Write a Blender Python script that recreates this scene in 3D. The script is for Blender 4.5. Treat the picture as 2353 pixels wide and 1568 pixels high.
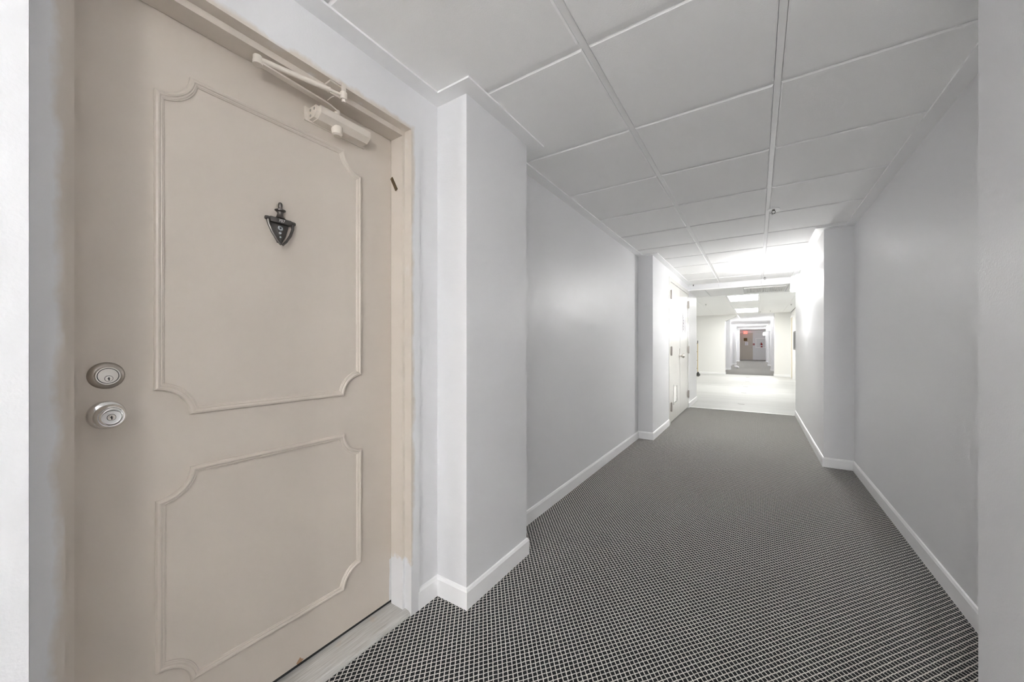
import bpy, bmesh, math, random
from mathutils import Vector
random.seed(7)
for o in list(bpy.data.objects): bpy.data.objects.remove(o, do_unlink=True)
S = bpy.context.scene
COL = S.collection

# ------------------------------------------------------------------ camera
IMW, IMH = 2353, 1568
CX, HOR, FPX, YAW, H = 1176.5, 795.0, 856.0, 0.5817, 1.115
cam = bpy.data.cameras.new('camera'); camo = bpy.data.objects.new('camera', cam); COL.objects.link(camo)
cam.sensor_fit = 'HORIZONTAL'; cam.sensor_width = 36.0; cam.lens = FPX / IMW * 36.0
cam.shift_y = (HOR - IMH / 2) / IMW
cam.clip_start = 0.01; cam.clip_end = 200
camo.location = (0, 0, H); camo.rotation_euler = (math.pi / 2, 0, YAW)
S.camera = camo

# ------------------------------------------------------------------ world, exposure
W = bpy.data.worlds.new('world'); S.world = W; W.use_nodes = True
W.node_tree.nodes['Background'].inputs[0].default_value = (1, 1, 1, 1)
W.node_tree.nodes['Background'].inputs[1].default_value = 0.02
S.view_settings.view_transform = 'Standard'; S.view_settings.look = 'None'
S.view_settings.exposure = 1.84; S.view_settings.gamma = 1.0
S.view_settings.use_curve_mapping = False
S.cycles.max_bounces = 14; S.cycles.diffuse_bounces = 10; S.cycles.glossy_bounces = 4
SCONCE = 100.0      # emission of the frosted sconce shades
PANEL = 5.0       # emission of the lobby ceiling panels

# pixel -> point helpers (a pixel gives a direction; the plane gives the distance)
_c, _s = math.cos(YAW), math.sin(YAW)
def ray(u, v): return (_c * (u - CX) - _s * FPX, _s * (u - CX) + _c * FPX, -(v - HOR))
def onx(u, v, x):
    r = ray(u, v); t = x / r[0]; return Vector((x, r[1] * t, H + r[2] * t))
def ony(u, v, y):
    r = ray(u, v); t = y / r[1]; return Vector((r[0] * t, y, H + r[2] * t))
def onz(u, v, z):
    r = ray(u, v); t = (z - H) / r[2]; return Vector((r[0] * t, r[1] * t, z))

# ------------------------------------------------------------------ materials
MATS = {}
def nodes_of(name):
    m = bpy.data.materials.new(name); m.use_nodes = True
    nt = m.node_tree; b = nt.nodes['Principled BSDF']; MATS[name] = m
    return m, nt, b
def N(nt, typ, **kw):
    n = nt.nodes.new(typ)
    for k, v in kw.items(): setattr(n, k, v)
    return n
def math_(nt, op, a, b=None, c=None):
    n = nt.nodes.new('ShaderNodeMath'); n.operation = op
    for i, x in enumerate((a, b, c)):
        if x is None: continue
        if isinstance(x, (int, float)): n.inputs[i].default_value = x
        else: nt.links.new(x, n.inputs[i])
    return n.outputs[0]
def pos(nt):
    g = nt.nodes.new('ShaderNodeNewGeometry'); s = nt.nodes.new('ShaderNodeSeparateXYZ')
    nt.links.new(g.outputs['Position'], s.inputs[0]); return g.outputs['Position'], s.outputs
def noise(nt, vec, scale, detail=3, rough=.55, scl=None):
    n = nt.nodes.new('ShaderNodeTexNoise'); n.inputs['Scale'].default_value = scale
    n.inputs['Detail'].default_value = detail; n.inputs['Roughness'].default_value = rough
    if scl:
        mp = nt.nodes.new('ShaderNodeMapping'); mp.inputs['Scale'].default_value = scl
        nt.links.new(vec, mp.inputs[0]); vec = mp.outputs[0]
    nt.links.new(vec, n.inputs['Vector']); return n.outputs['Fac']
def mix(nt, fac, a, b):
    n = nt.nodes.new('ShaderNodeMix'); n.data_type = 'RGBA'
    for sock, x in ((n.inputs[0], fac), (n.inputs[6], a), (n.inputs[7], b)):
        if isinstance(x, (int, float)): sock.default_value = x
        elif isinstance(x, tuple): sock.default_value = (*x, 1)
        else: nt.links.new(x, sock)
    return n.outputs[2]
def ramp01(nt, x, lo, hi):
    n = nt.nodes.new('ShaderNodeMapRange'); n.inputs[1].default_value = lo; n.inputs[2].default_value = hi
    nt.links.new(x, n.inputs[0]); return n.outputs[0]
def bump(nt, b, h, strength, dist):
    n = nt.nodes.new('ShaderNodeBump'); n.inputs['Strength'].default_value = strength
    n.inputs['Distance'].default_value = dist
    nt.links.new(h, n.inputs['Height']); nt.links.new(n.outputs[0], b.inputs['Normal'])
def simple(name, col, rough=.5, metal=0.0, var=0.0, vs=6.0, bmp=0.0, bs=120.0, bd=.001, spec=.5):
    m, nt, b = nodes_of(name)
    b.inputs['Roughness'].default_value = rough; b.inputs['Metallic'].default_value = metal
    b.inputs['Specular IOR Level'].default_value = spec
    p, _ = pos(nt)
    if var > 0:
        f = noise(nt, p, vs)
        nt.links.new(mix(nt, f, tuple(c * (1 - var) for c in col), tuple(min(1, c * (1 + var)) for c in col)), b.inputs['Base Color'])
    else: b.inputs['Base Color'].default_value = (*col, 1)
    if bmp > 0: bump(nt, b, noise(nt, p, bs, 2), bmp, bd)
    return m
def emit(name, col, strength):
    m, nt, b = nodes_of(name)
    b.inputs['Base Color'].default_value = (*col, 1)
    b.inputs['Emission Color'].default_value = (*col, 1); b.inputs['Emission Strength'].default_value = strength
    return m

WALLC = (.77, .772, .785); WHITE = (.92, .92, .925)
simple('wall', WALLC, .42, var=.012, vs=3, bmp=.35, bs=170, bd=.0012)
simple('lobby_wall', (.84, .84, .825), .45, var=.01, vs=3, bmp=.3, bs=170, bd=.001)
simple('trim', WHITE, .32, var=.01, vs=5, bmp=.12, bs=60, bd=.001)
simple('ceiling_metal', (.93, .93, .93), .38)
simple('gap_dark', (.03, .03, .03), .9)
simple('plenum', (.35, .35, .35), .9)
simple('closet_paint', (.74, .735, .70), .26, var=.01, vs=3, bmp=.05, bs=40)
simple('satin_nickel', (.62, .59, .55), .34, 1.0)
simple('hinge_steel', (.50, .47, .44), .42, .8)
simple('chrome', (.80, .79, .78), .08, 1.0)
simple('deadbolt_rose', (.42, .38, .34), .38, 1.0, var=.06, vs=40)
simple('deadbolt_face', (.80, .76, .71), .30, 1.0)
simple('key_dark', (.015, .013, .012), .5)
simple('pewter', (.16, .15, .14), .36, 1.0, var=.35, vs=90)
simple('engraved', (.80, .79, .76), .4)
simple('lens', (.55, .58, .6), .05, .9)
simple('brass_old', (.20, .15, .09), .5, .9, var=.55, vs=160)
simple('closer_paint', (.70, .64, .57), .36, var=.01)
simple('paper', (.82, .81, .84), .7)
simple('ink', (.25, .25, .28), .7)
simple('black_plastic', (.02, .02, .02), .45)
simple('rubber', (.10, .10, .095), .6)
simple('cart_wood', (.62, .50, .30), .4, var=.08, vs=30)
simple('cart_steel', (.55, .50, .44), .35, .9)
simple('sprinkler_white', (.82, .82, .82), .35)
simple('sprinkler_metal', (.20, .20, .19), .35, 1.0)
simple('inlay', (.16, .16, .16), .4)
simple('red_paint', (.35, .02, .02), .35)
simple('far_door_paint', (.54, .49, .43), .4)
simple('bronze_glass', (.16, .10, .035), .55, spec=.2)
simple('yellow_door', (.72, .66, .52), .45)
simple('dark_panel', (.06, .06, .055), .4)
simple('white_bag', (.82, .82, .83), .5)
simple('grille_white', (.74, .74, .73), .4)
simple('steel_bits', (.45, .43, .40), .35, .8)
emit('shade_glow', (1.0, .995, .985), SCONCE)
emit('bulb_glow', (1.0, .995, .985), SCONCE * 3)
emit('shade_glow_soft', (1.0, .995, .985), SCONCE * .37)
emit('bulb_glow_soft', (1.0, .995, .985), SCONCE * .4)
emit('shade_glow_dim', (1.0, .995, .985), SCONCE * .22)
emit('bulb_glow_dim', (1.0, .995, .985), SCONCE * .7)
emit('shade_glow_far', (1.0, .995, .985), SCONCE * .6)
emit('bulb_glow_far', (1.0, .995, .985), SCONCE * .9)
emit('panel_glow', (1.0, 1.0, .97), PANEL)
emit('exit_glow', (1.0, .16, .12), .55)
# ceiling tile: fine fissured white face
m, nt, b = nodes_of('ceiling_tile'); p, xyz = pos(nt)
b.inputs['Base Color'].default_value = (.95, .95, .948, 1); b.inputs['Roughness'].default_value = .85
bump(nt, b, noise(nt, p, 210, 4, .7), .55, .0022)
# entry door paint, with a chip at the bottom rail and faint scuffs
m, nt, b = nodes_of('door_paint'); p, xyz = pos(nt)
f = noise(nt, p, 5, 3)
base = mix(nt, f, (.61, .548, .482), (.63, .568, .502))
cp = onx(689, 1519, -1.303)
d1 = math_(nt, 'ABSOLUTE', math_(nt, 'SUBTRACT', xyz[1], cp.y)); d2 = math_(nt, 'ABSOLUTE', math_(nt, 'SUBTRACT', xyz[2], cp.z - .002))
chip = math_(nt, 'ADD', math_(nt, 'DIVIDE', d1, .016), math_(nt, 'ADD', math_(nt, 'DIVIDE', d2, .016), math_(nt, 'MULTIPLY', noise(nt, p, 120, 2), .5)))
chipf = math_(nt, 'LESS_THAN', chip, 1.0)
sm = math_(nt, 'MULTIPLY', math_(nt, 'GREATER_THAN', math_(nt, 'ADD', xyz[1], math_(nt, 'MULTIPLY', noise(nt, p, 9, 1), .016)), 1.0410),
           math_(nt, 'LESS_THAN', math_(nt, 'ADD', xyz[2], math_(nt, 'MULTIPLY', noise(nt, p, 11, 1), .1)), .27))
base = mix(nt, sm, base, (.74, .74, .74))
base = mix(nt, chipf, base, (.42, .25, .14))
nt.links.new(base, b.inputs['Base Color']); b.inputs['Roughness'].default_value = .38
bump(nt, b, noise(nt, p, 60, 3), .10, .001)
# steel door frame: beige reveals, wall grey brushed over the casing, white at the foot
FY0, FY1, FZ1 = .1353, 1.0545, 2.008
m, nt, b = nodes_of('frame_paint'); p, xyz = pos(nt)
d = math_(nt, 'MAXIMUM', math_(nt, 'SUBTRACT', FY0, xyz[1]), math_(nt, 'SUBTRACT', xyz[1], FY1))
d = math_(nt, 'MAXIMUM', d, math_(nt, 'SUBTRACT', xyz[2], FZ1))
nn = noise(nt, p, 14, 4, .6, (1, 1, .6))
edge = math_(nt, 'ADD', d, math_(nt, 'MULTIPLY', math_(nt, 'SUBTRACT', nn, .5), .05))
grey = ramp01(nt, edge, .004, .020)
col = mix(nt, grey, (.655, .595, .53), WALLC)
zz = math_(nt, 'ADD', xyz[2], math_(nt, 'MULTIPLY', math_(nt, 'SUBTRACT', noise(nt, p, 22, 3), .5), .16))
foot = math_(nt, 'MULTIPLY', math_(nt, 'SUBTRACT', 1.0, ramp01(nt, zz, .215, .245)), math_(nt, 'GREATER_THAN', xyz[1], .5))
col = mix(nt, foot, col, (.76, .76, .775))
nt.links.new(col, b.inputs['Base Color']); b.inputs['Roughness'].default_value = .36
bump(nt, b, noise(nt, p, 90, 3), .12, .001)
# worn painted wooden sill
m, nt, b = nodes_of('sill_wood'); p, xyz = pos(nt)
g1 = noise(nt, p, 6, 5, .65, (30, 1.5, 8)); g2 = noise(nt, p, 9, 4)
col = mix(nt, ramp01(nt, g1, .3, .75), (.42, .40, .37), (.66, .655, .64))
col = mix(nt, ramp01(nt, g2, .62, .72), col, (.56, .45, .37))
nt.links.new(col, b.inputs['Base Color']); b.inputs['Roughness'].default_value = .5
bump(nt, b, g1, .3, .002)
# carpet: off-white beaded threads in a diamond lattice on black loop pile
m, nt, b = nodes_of('carpet'); p, xyz = pos(nt)
wob = noise(nt, p, 28, 2); wob2 = noise(nt, p, 210, 1)
px = math_(nt, 'DIVIDE', xyz[0], .0210); py = math_(nt, 'DIVIDE', xyz[1], .0268)
jit = math_(nt, 'ADD', math_(nt, 'MULTIPLY', math_(nt, 'SUBTRACT', wob, .5), .28), math_(nt, 'MULTIPLY', math_(nt, 'SUBTRACT', wob2, .5), .14))
P_ = math_(nt, 'ADD', math_(nt, 'ADD', px, py), jit); Q_ = math_(nt, 'ADD', math_(nt, 'SUBTRACT', px, py), jit)
def linef(a, w):
    fr = math_(nt, 'ABSOLUTE', math_(nt, 'SUBTRACT', math_(nt, 'FRACT', a), .5))
    n = nt.nodes.new('ShaderNodeMapRange'); n.interpolation_type = 'SMOOTHSTEP'
    n.inputs[1].default_value = w; n.inputs[2].default_value = w * .45; n.inputs[3].default_value = 0; n.inputs[4].default_value = 1
    nt.links.new(fr, n.inputs[0]); return n.outputs[0]
def beads(a):
    return math_(nt, 'ADD', .76, math_(nt, 'MULTIPLY', math_(nt, 'SINE', math_(nt, 'MULTIPLY', a, 2 * math.pi * 3)), .24))
l1 = math_(nt, 'MULTIPLY', linef(P_, .142), beads(Q_)); l2 = math_(nt, 'MULTIPLY', linef(Q_, .142), beads(P_))
ln = math_(nt, 'MAXIMUM', l1, l2)
pile = mix(nt, noise(nt, p, 420, 2), (.003, .003, .0035), (.020, .020, .022))
thr = mix(nt, noise(nt, p, 60, 2), (.74, .705, .645), (.96, .93, .88))
nt.links.new(mix(nt, ln, pile, thr), b.inputs['Base Color'])
b.inputs['Roughness'].default_value = .9; b.inputs['Specular IOR Level'].default_value = .12
b.inputs['Sheen Weight'].default_value = .12; b.inputs['Sheen Roughness'].default_value = .5
bump(nt, b, math_(nt, 'ADD', ln, math_(nt, 'MULTIPLY', noise(nt, p, 300, 2), .5)), .6, .002)
# polished pale lobby tile with soft veins
m, nt, b = nodes_of('lobby_floor'); p, xyz = pos(nt)
v = noise(nt, p, 1.2, 6, .7, (.35, 3.0, 1))
col = mix(nt, ramp01(nt, v, .40, .60), (.55, .55, .535), (.61, .61, .60))
nt.links.new(col, b.inputs['Base Color']); b.inputs['Roughness'].default_value = .55; b.inputs['Specular IOR Level'].default_value = .3

# ------------------------------------------------------------------ mesh helpers
WL = {}
class MB:
    def __init__(s): s.v = []; s.f = []; s.sm = []
    def add(s, vs, fs, smooth=False):
        o = len(s.v); s.v += [tuple(v) for v in vs]; s.f += [tuple(i + o for i in f) for f in fs]; s.sm += [smooth] * len(fs); return s
    def box(s, x0, x1, y0, y1, z0, z1):
        if x0 > x1: x0, x1 = x1, x0
        if y0 > y1: y0, y1 = y1, y0
        if z0 > z1: z0, z1 = z1, z0
        return s.add([(x0, y0, z0), (x1, y0, z0), (x1, y1, z0), (x0, y1, z0), (x0, y0, z1), (x1, y0, z1), (x1, y1, z1), (x0, y1, z1)],
              [(0, 3, 2, 1), (4, 5, 6, 7), (0, 1, 5, 4), (1, 2, 6, 5), (2, 3, 7, 6), (3, 0, 4, 7)])
    def bbox(s, x0, x1, y0, y1, z0, z1, r=.004, seg=2):
        bm = bmesh.new(); bmesh.ops.create_cube(bm, size=1)
        for v in bm.verts:
            v.co = Vector(((x0 + x1) / 2 + v.co.x * (x1 - x0), (y0 + y1) / 2 + v.co.y * (y1 - y0), (z0 + z1) / 2 + v.co.z * (z1 - z0)))
        bmesh.ops.bevel(bm, geom=bm.edges[:], offset=r, segments=seg, affect='EDGES', profile=.5)
        bm.verts.index_update(); s.add([v.co[:] for v in bm.verts], [[v.index for v in f.verts] for f in bm.faces], True); bm.free(); return s
    def prism(s, poly, a, b, axis='z'):
        """poly: 2D points; axis z: (x,y); axis x: (y,z); axis y: (x,z)"""
        def p3(q, t): return {'z': (q[0], q[1], t), 'x': (t, q[0], q[1]), 'y': (q[0], t, q[1])}[axis]
        n = len(poly); vs = [p3(q, a) for q in poly] + [p3(q, b) for q in poly]
        fs = [tuple(range(n))[::-1], tuple(range(n, 2 * n))] + [(i, (i + 1) % n, n + (i + 1) % n, n + i) for i in range(n)]
        return s.add(vs, fs)
    def lathe(s, prof, origin, axis='x', n=32, sx=1, smooth=True):
        """prof: (r, t) along axis"""
        o = Vector(origin); vs = []; fs = []
        for r, t in prof:
            for k in range(n):
                a = 2 * math.pi * k / n; c_, s_ = r * math.cos(a), r * math.sin(a)
                q = {'x': (t * sx, c_, s_), 'y': (c_, t * sx, s_), 'z': (c_, s_, t * sx)}[axis]; vs.append(o + Vector(q))
        m = len(prof)
        for i in range(m - 1):
            for k in range(n): fs.append((i * n + k, i * n + (k + 1) % n, (i + 1) * n + (k + 1) % n, (i + 1) * n + k))
        fs.append(tuple(range(n))); fs.append(tuple((m - 1) * n + k for k in range(n)))
        return s.add(vs, fs, smooth)
    def tube(s, pts, r, n=10, taper=None):
        pts = [Vector(p) for p in pts]; vs = []; fs = []; up = None
        for i, p in enumerate(pts):
            d = (pts[min(i + 1, len(pts) - 1)] - pts[max(i - 1, 0)]).normalized()
            if up is None: up = Vector((0, 0, 1)) if abs(d.z) < .9 else Vector((1, 0, 0))
            a = d.cross(up).normalized(); b2 = a.cross(d).normalized(); up = b2
            rr = r if taper is None else r * taper[i]
            for k in range(n):
                t = 2 * math.pi * k / n; vs.append(p + a * rr * math.cos(t) + b2 * rr * math.sin(t))
        for i in range(len(pts) - 1):
            for k in range(n): fs.append((i * n + k, i * n + (k + 1) % n, (i + 1) * n + (k + 1) % n, (i + 1) * n + k))
        fs.append(tuple(range(n))[::-1]); fs.append(tuple((len(pts) - 1) * n + k for k in range(n)))
        return s.add(vs, fs, True)
    def build(s, name, mat, parent=None, fix=True, angle=35):
        me = bpy.data.meshes.new(name); off = Vector((0, 0, 0))
        if parent is not None: off = WL[parent.name]
        else:
            xs, ys, zs = zip(*s.v); off = Vector(((min(xs) + max(xs)) / 2, (min(ys) + max(ys)) / 2, min(zs)))
        me.from_pydata([tuple(Vector(v) - off) for v in s.v], [], s.f)
        for p_, sm_ in zip(me.polygons, s.sm): p_.use_smooth = sm_
        bm = bmesh.new(); bm.from_mesh(me); bmesh.ops.recalc_face_normals(bm, faces=bm.faces[:]); bm.to_mesh(me); bm.free()
        if any(s.sm): me.set_sharp_from_angle(angle=math.radians(angle))
        me.materials.append(MATS[mat]); o = bpy.data.objects.new(name, me); COL.objects.link(o)
        if parent is not None: o.parent = parent
        else: o.location = off
        WL[o.name] = off; return o
def empty(name, loc):
    o = bpy.data.objects.new(name, None); COL.objects.link(o); o.location = loc; o.empty_display_size = .05
    WL[o.name] = Vector(loc); return o
def tag(o, label, cat, group=None, kind=None):
    o['label'] = label; o['category'] = cat
    if group: o['group'] = group
    if kind: o['kind'] = kind
    return o
def struct(o, label, cat): return tag(o, label, cat, kind='structure')
def offset_path(path, d):
    """offset an open 2D polyline to its right-hand side by d (mitred)"""
    out = []
    n = len(path)
    for i in range(n):
        ns = []
        if i > 0:
            t = Vector(path[i]) - Vector(path[i - 1]); t.normalize(); ns.append(Vector((t.y, -t.x)))
        if i < n - 1:
            t = Vector(path[i + 1]) - Vector(path[i]); t.normalize(); ns.append(Vector((t.y, -t.x)))
        if len(ns) == 1: q = ns[0] * d
        else:
            mv = ns[0] + ns[1]; q = mv * (d / mv.dot(ns[0]))
        out.append(Vector(path[i]) + q)
    return out
def sweep(mb, path, prof, side=1):
    """prof: (offset, z) closed cross-section swept along the 2D path"""
    rings = [[(q.x, q.y, z) for q in offset_path(path, o * side)] for o, z in prof]
    n = len(path); m_ = len(prof); vs = []
    for i in range(n):
        for k in range(m_): vs.append(rings[k][i])
    fs = [(i * m_ + k, i * m_ + (k + 1) % m_, (i + 1) * m_ + (k + 1) % m_, (i + 1) * m_ + k) for i in range(n - 1) for k in range(m_)]
    fs += [tuple(range(m_)), tuple((n - 1) * m_ + k for k in range(m_))]
    mb.add(vs, fs); return mb

# ------------------------------------------------------------------ key dimensions
ZC = H + 1.0802                    # near ceiling
ZL = 2.31                          # lobby / far ceiling
XL, XLP = -1.20, -1.03             # left wall recess / pilaster face
XR, XRP = .725, .515               # right wall recess / pilaster face
YB = -7.0                          # corridor end behind the camera
P0 = XLP * ray(66, 800)[1] / ray(66, 800)[0]
P1, P2 = onx(1072, 800, XLP).y, onx(1210, 800, XLP).y
P3 = onx(1500, 800, XLP).y
YE = onx(1600.5, 800, XLP).y       # end of the closet wall, lobby begins
YH = 7.29                          # front of the bulkhead
YK = 7.435                         # carpet meets the lobby tile
R1 = onx(2248, 800, XRP).y
R2 = onx(1893, 800, XRP).y
RE = 7.46
YF = 16.5                          # far side of the lobby
YX = 35.1                          # end wall of the far hall
XFL, XFR = XLP, XRP
XLR = 1.015                         # lobby right wall
XLL = -4.2
FCY0, FCY1 = .090, 1.0995          # outer edges of the entry casing
CY0, CY1 = onx(1537, 800, XLP).y, onx(1582, 800, XLP).y   # closet frame

# ------------------------------------------------------------------ floors
fl = MB().box(-1.6, 1.2, YB - .2, YK, -.08, 0).build('floor', 'carpet')
struct(fl, 'black carpet with off-white diamond lattice between the entry door and the tiled lobby', 'carpet')
f2 = MB().box(XLL - .2, XLR + .3, YK, YF + .4, -.08, -.002).build('floor_lobby', 'lobby_floor')
struct(f2, 'polished pale tile floor of the bright lobby', 'floor')
MB().box(XLP + .012, XRP - .012, YK - .004, YK + .03, -.004, .006).build('transition_strip', 'trim', f2)
inl = MB().box(-.045, .045, -.014, .014, -.0015, .0005)
for k, v_ in enumerate(((1703, 929), (1709, 903), (1713, 889), (1717, 877), (1718.5, 867.6))):
    q = onz(*v_, 0)
    w = .055
    MB().box(q.x - w, q.x + w, q.y - .02, q.y + .02, -.004, .0005).build('floor_inlay', 'inlay', f2)
f3 = MB().box(-1.6, 1.2, YF + .4, YX + .3, -.08, 0).build('floor_far', 'carpet')
struct(f3, 'dark carpet of the far hallway beyond the lobby tile', 'carpet')

# ------------------------------------------------------------------ left wall with pilasters
LPATH_A = [(XLP, YB), (XLP, P0), (XL, P0), (XL, FCY0 + .01)]
LPATH_B = [(XL, FCY1 - .006), (XL, P1), (XLP, P1), (XLP, P2), (XL, P2), (XL, P3), (XLP, P3), (XLP, CY0)]
LPATH_C = [(XLP, CY1), (XLP, YE), (XLL, YE)]
wl = MB()
wl.prism(LPATH_A + [(-1.6, FCY0 + .01), (-1.6, YB)], 0, ZC)
wl.prism(LPATH_B + [(-1.6, CY0), (-1.6, FCY1 - .006)], 0, ZC)
wl.box(-1.6, XL, FCY0 + .01, FCY1 - .006, 2.05, ZC)
ZCT = onx(1562, 663.6, XLP).z      # closet door head
wl.box(-1.6, XLP, CY0, CY1, ZCT + .03, ZC)
wl.prism([(XLP, CY1), (XLP, YE), (-1.6, YE), (-1.6, CY1)], 0, ZC)
wl.box(-1.6, XLP, YH, YE, ZC, ZL)
wall_left = wl.build('wall_left', 'wall')
struct(wall_left, 'grey painted left corridor wall with two projecting pilasters around the beige entry door', 'wall')
# right wall
RPATH = [(XRP, RE), (XRP, R2), (XR, R2), (XR, R1), (XRP, R1), (XRP, YB)]
wr = MB(); wr.prism(RPATH + [(1.1, YB), (1.1, RE)], 0, ZC)
wall_right = wr.build('wall_right', 'wall')
struct(wall_right, 'grey painted right corridor wall with a recess between two pilasters', 'wall')
wb = MB().box(-1.6, 1.1, YB - .15, YB, 0, ZC).build('wall_back', 'wall')
struct(wb, 'plain grey end wall of the corridor behind the viewer', 'wall')

# baseboards
BB = [(0, 0), (.011, 0), (.011, .074), (.006, .085), (0, .088)]
def baseboard(name, path, label, prof=BB, mat='trim', parent=None):
    o = sweep(MB(), path, prof).build(name, mat, parent)
    if parent is None: struct(o, label, 'baseboard')
    return o
bl = baseboard('baseboard_left', LPATH_B[:-1] + [(XLP, CY0 - .004)], 'white baseboard along the left wall from the entry door to the closet')
baseboard('baseboard_near', LPATH_A, 'white baseboard wrapping the pilaster before the entry door')
baseboard('baseboard_closet', [(XLP, CY1 + .004), (XLP, YE), (XLL, YE)], 'white baseboard between the closet and the lobby corner')
baseboard('baseboard_right', [(XLR, RE)] + RPATH, 'white baseboard along the right wall and its pilasters')

# ------------------------------------------------------------------ near ceiling
GX = [-.5223 + .5934 * k for k in (-1, 0, 1, 2)]
GY = [1.2643 + .61 * k for k in range(-14, 10)]
ce = MB().box(-1.6, 1.1, YB - .15, YH, ZC + .05, ZC + .10).build('ceiling', 'plenum')
struct(ce, 'suspended ceiling of square white textured tiles in a metal grid over the corridor', 'ceiling')
xe = [GX[0] - .2, GX[1], GX[2], GX[3] + .2]
tile_me = {}
for j in range(len(GY)):
    y0 = GY[j]; y1 = GY[j + 1] if j + 1 < len(GY) else YH
    if y1 - y0 < .05: continue
    for i in range(3):
        x0, x1 = xe[i] + .0135, xe[i + 1] - .0135
        a, b_ = y0 + .0135, y1 - .0135
        key = (i, round(b_ - a, 3))
        jz = random.uniform(-.0008, .0008)
        if key not in tile_me:
            hx, hy = (x1 - x0) / 2, (b_ - a) / 2
            o = MB(); o.v = []
            e = .005
            vs = [(-hx, -hy, .03), (hx, -hy, .03), (hx, hy, .03), (-hx, hy, .03), (-hx, -hy, e), (hx, -hy, e), (hx, hy, e), (-hx, hy, e),
                  (-hx + e, -hy + e, 0), (hx - e, -hy + e, 0), (hx - e, hy - e, 0), (-hx + e, hy - e, 0)]
            fs = [(0, 1, 2, 3), (0, 4, 5, 1), (1, 5, 6, 2), (2, 6, 7, 3), (3, 7, 4, 0), (4, 8, 9, 5), (5, 9, 10, 6), (6, 10, 11, 7), (7, 11, 8, 4), (8, 11, 10, 9)]
            me = bpy.data.meshes.new('ceiling_tile'); me.from_pydata(vs, [], fs); me.materials.append(MATS['ceiling_tile']); tile_me[key] = me
        t = bpy.data.objects.new('ceiling_tile', tile_me[key]); COL.objects.link(t); t.parent = ce
        t.location = Vector(((x0 + x1) / 2, (a + b_) / 2, ZC + jz)) - WL[ce.name]
ZT = ZC + .0065
for gx in GX[1:3]:
    MB().box(gx - .012, gx + .012, YB, YH, ZT, ZT + .03).build('main_tee', 'ceiling_metal', ce)
for gy in GY:
    for i in range(3):
        MB().box(xe[i] + (.0125 if i else 0), xe[i + 1] - (.0125 if i < 2 else 0), gy - .012, gy + .012, ZT + .0006, ZT + .025).build('cross_tee', 'ceiling_metal', ce)
# flat perimeter trim
TP = [(0, ZC - .008), (.068, ZC - .008), (.068, ZC + .0005), (0, ZC + .0005)]
LPT = [(XLP, YB), (XLP, P0), (XL, P0), (XL, P1), (XLP, P1), (XLP, P2), (XL, P2), (XL, P3), (XLP, P3), (XLP, YH)]
tl = sweep(MB(), LPT, TP).build('trim_1', 'trim'); struct(tl, 'flat white ceiling trim following the left wall and pilasters', 'trim')
tr = sweep(MB(), [(XRP, YH)] + RPATH[1:], TP).build('trim_2', 'trim'); struct(tr, 'flat white ceiling trim following the right wall and pilasters', 'trim')

# ------------------------------------------------------------------ bulkhead at the lobby
ZB = H + .132 * 0 + (onz(1660, 663, H + 1).y and 0) + 0
ZB = ony(1660, 663, YH).z          # underside height read on the bulkhead's front plane
bh = empty('ceiling_bulkhead', (-.25, YH, ZB))
struct(bh, 'dropped white ceiling bulkhead between the corridor and the lobby', 'bulkhead')
xs_ = [XLP, -.545, .058, XLR + .05]
for i in range(3):
    MB().box(xs_[i] + (.003 if i else 0), xs_[i + 1] - (.003 if i < 2 else 0), YH, YH + .02, ZB + .012, ZC + .05).build('front_panel', 'wall', bh)
MB().box(XLP, XLR + .05, YH + .021, YE, ZB + .02, ZL + .1).build('core', 'wall', bh)
MB().box(XLP, XLR + .05, YH - .004, YH + .03, ZB, ZB + .013).build('edge_trim', 'trim', bh)
MB().box(XLP, XLR + .05, YE - .03, YE + .004, ZB, ZB + .03).build('edge_trim', 'trim', bh)
MB().box(XLP, XLR + .05, YE, YE + .015, ZB + .02, ZL + .05).build('rear_panel', 'lobby_wall', bh)
for xa, xb in ((XLP, -.79), (-.77, -.19), (-.19, .42), (.43, XLR + .05)):
    MB().box(xa + .004, xb - .004, YH + .03, YE - .03, ZB + .004, ZB + .02).build('ceiling_panel', 'ceiling_tile', bh)
MB().box(-.79, -.77, YH + .03, YE - .03, ZB + .001, ZB + .02).build('panel_tee', 'ceiling_metal', bh)
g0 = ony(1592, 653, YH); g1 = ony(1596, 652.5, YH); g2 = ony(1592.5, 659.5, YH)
MB().prism([(g0.x, g0.z), (g1.x, g1.z), (g2.x, g2.z)], YH - .001, YH + .01, 'y').build('corner_gap_shade', 'gap_dark', bh)  # solid dark wedge, coloured as the shade of a small hole
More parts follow.
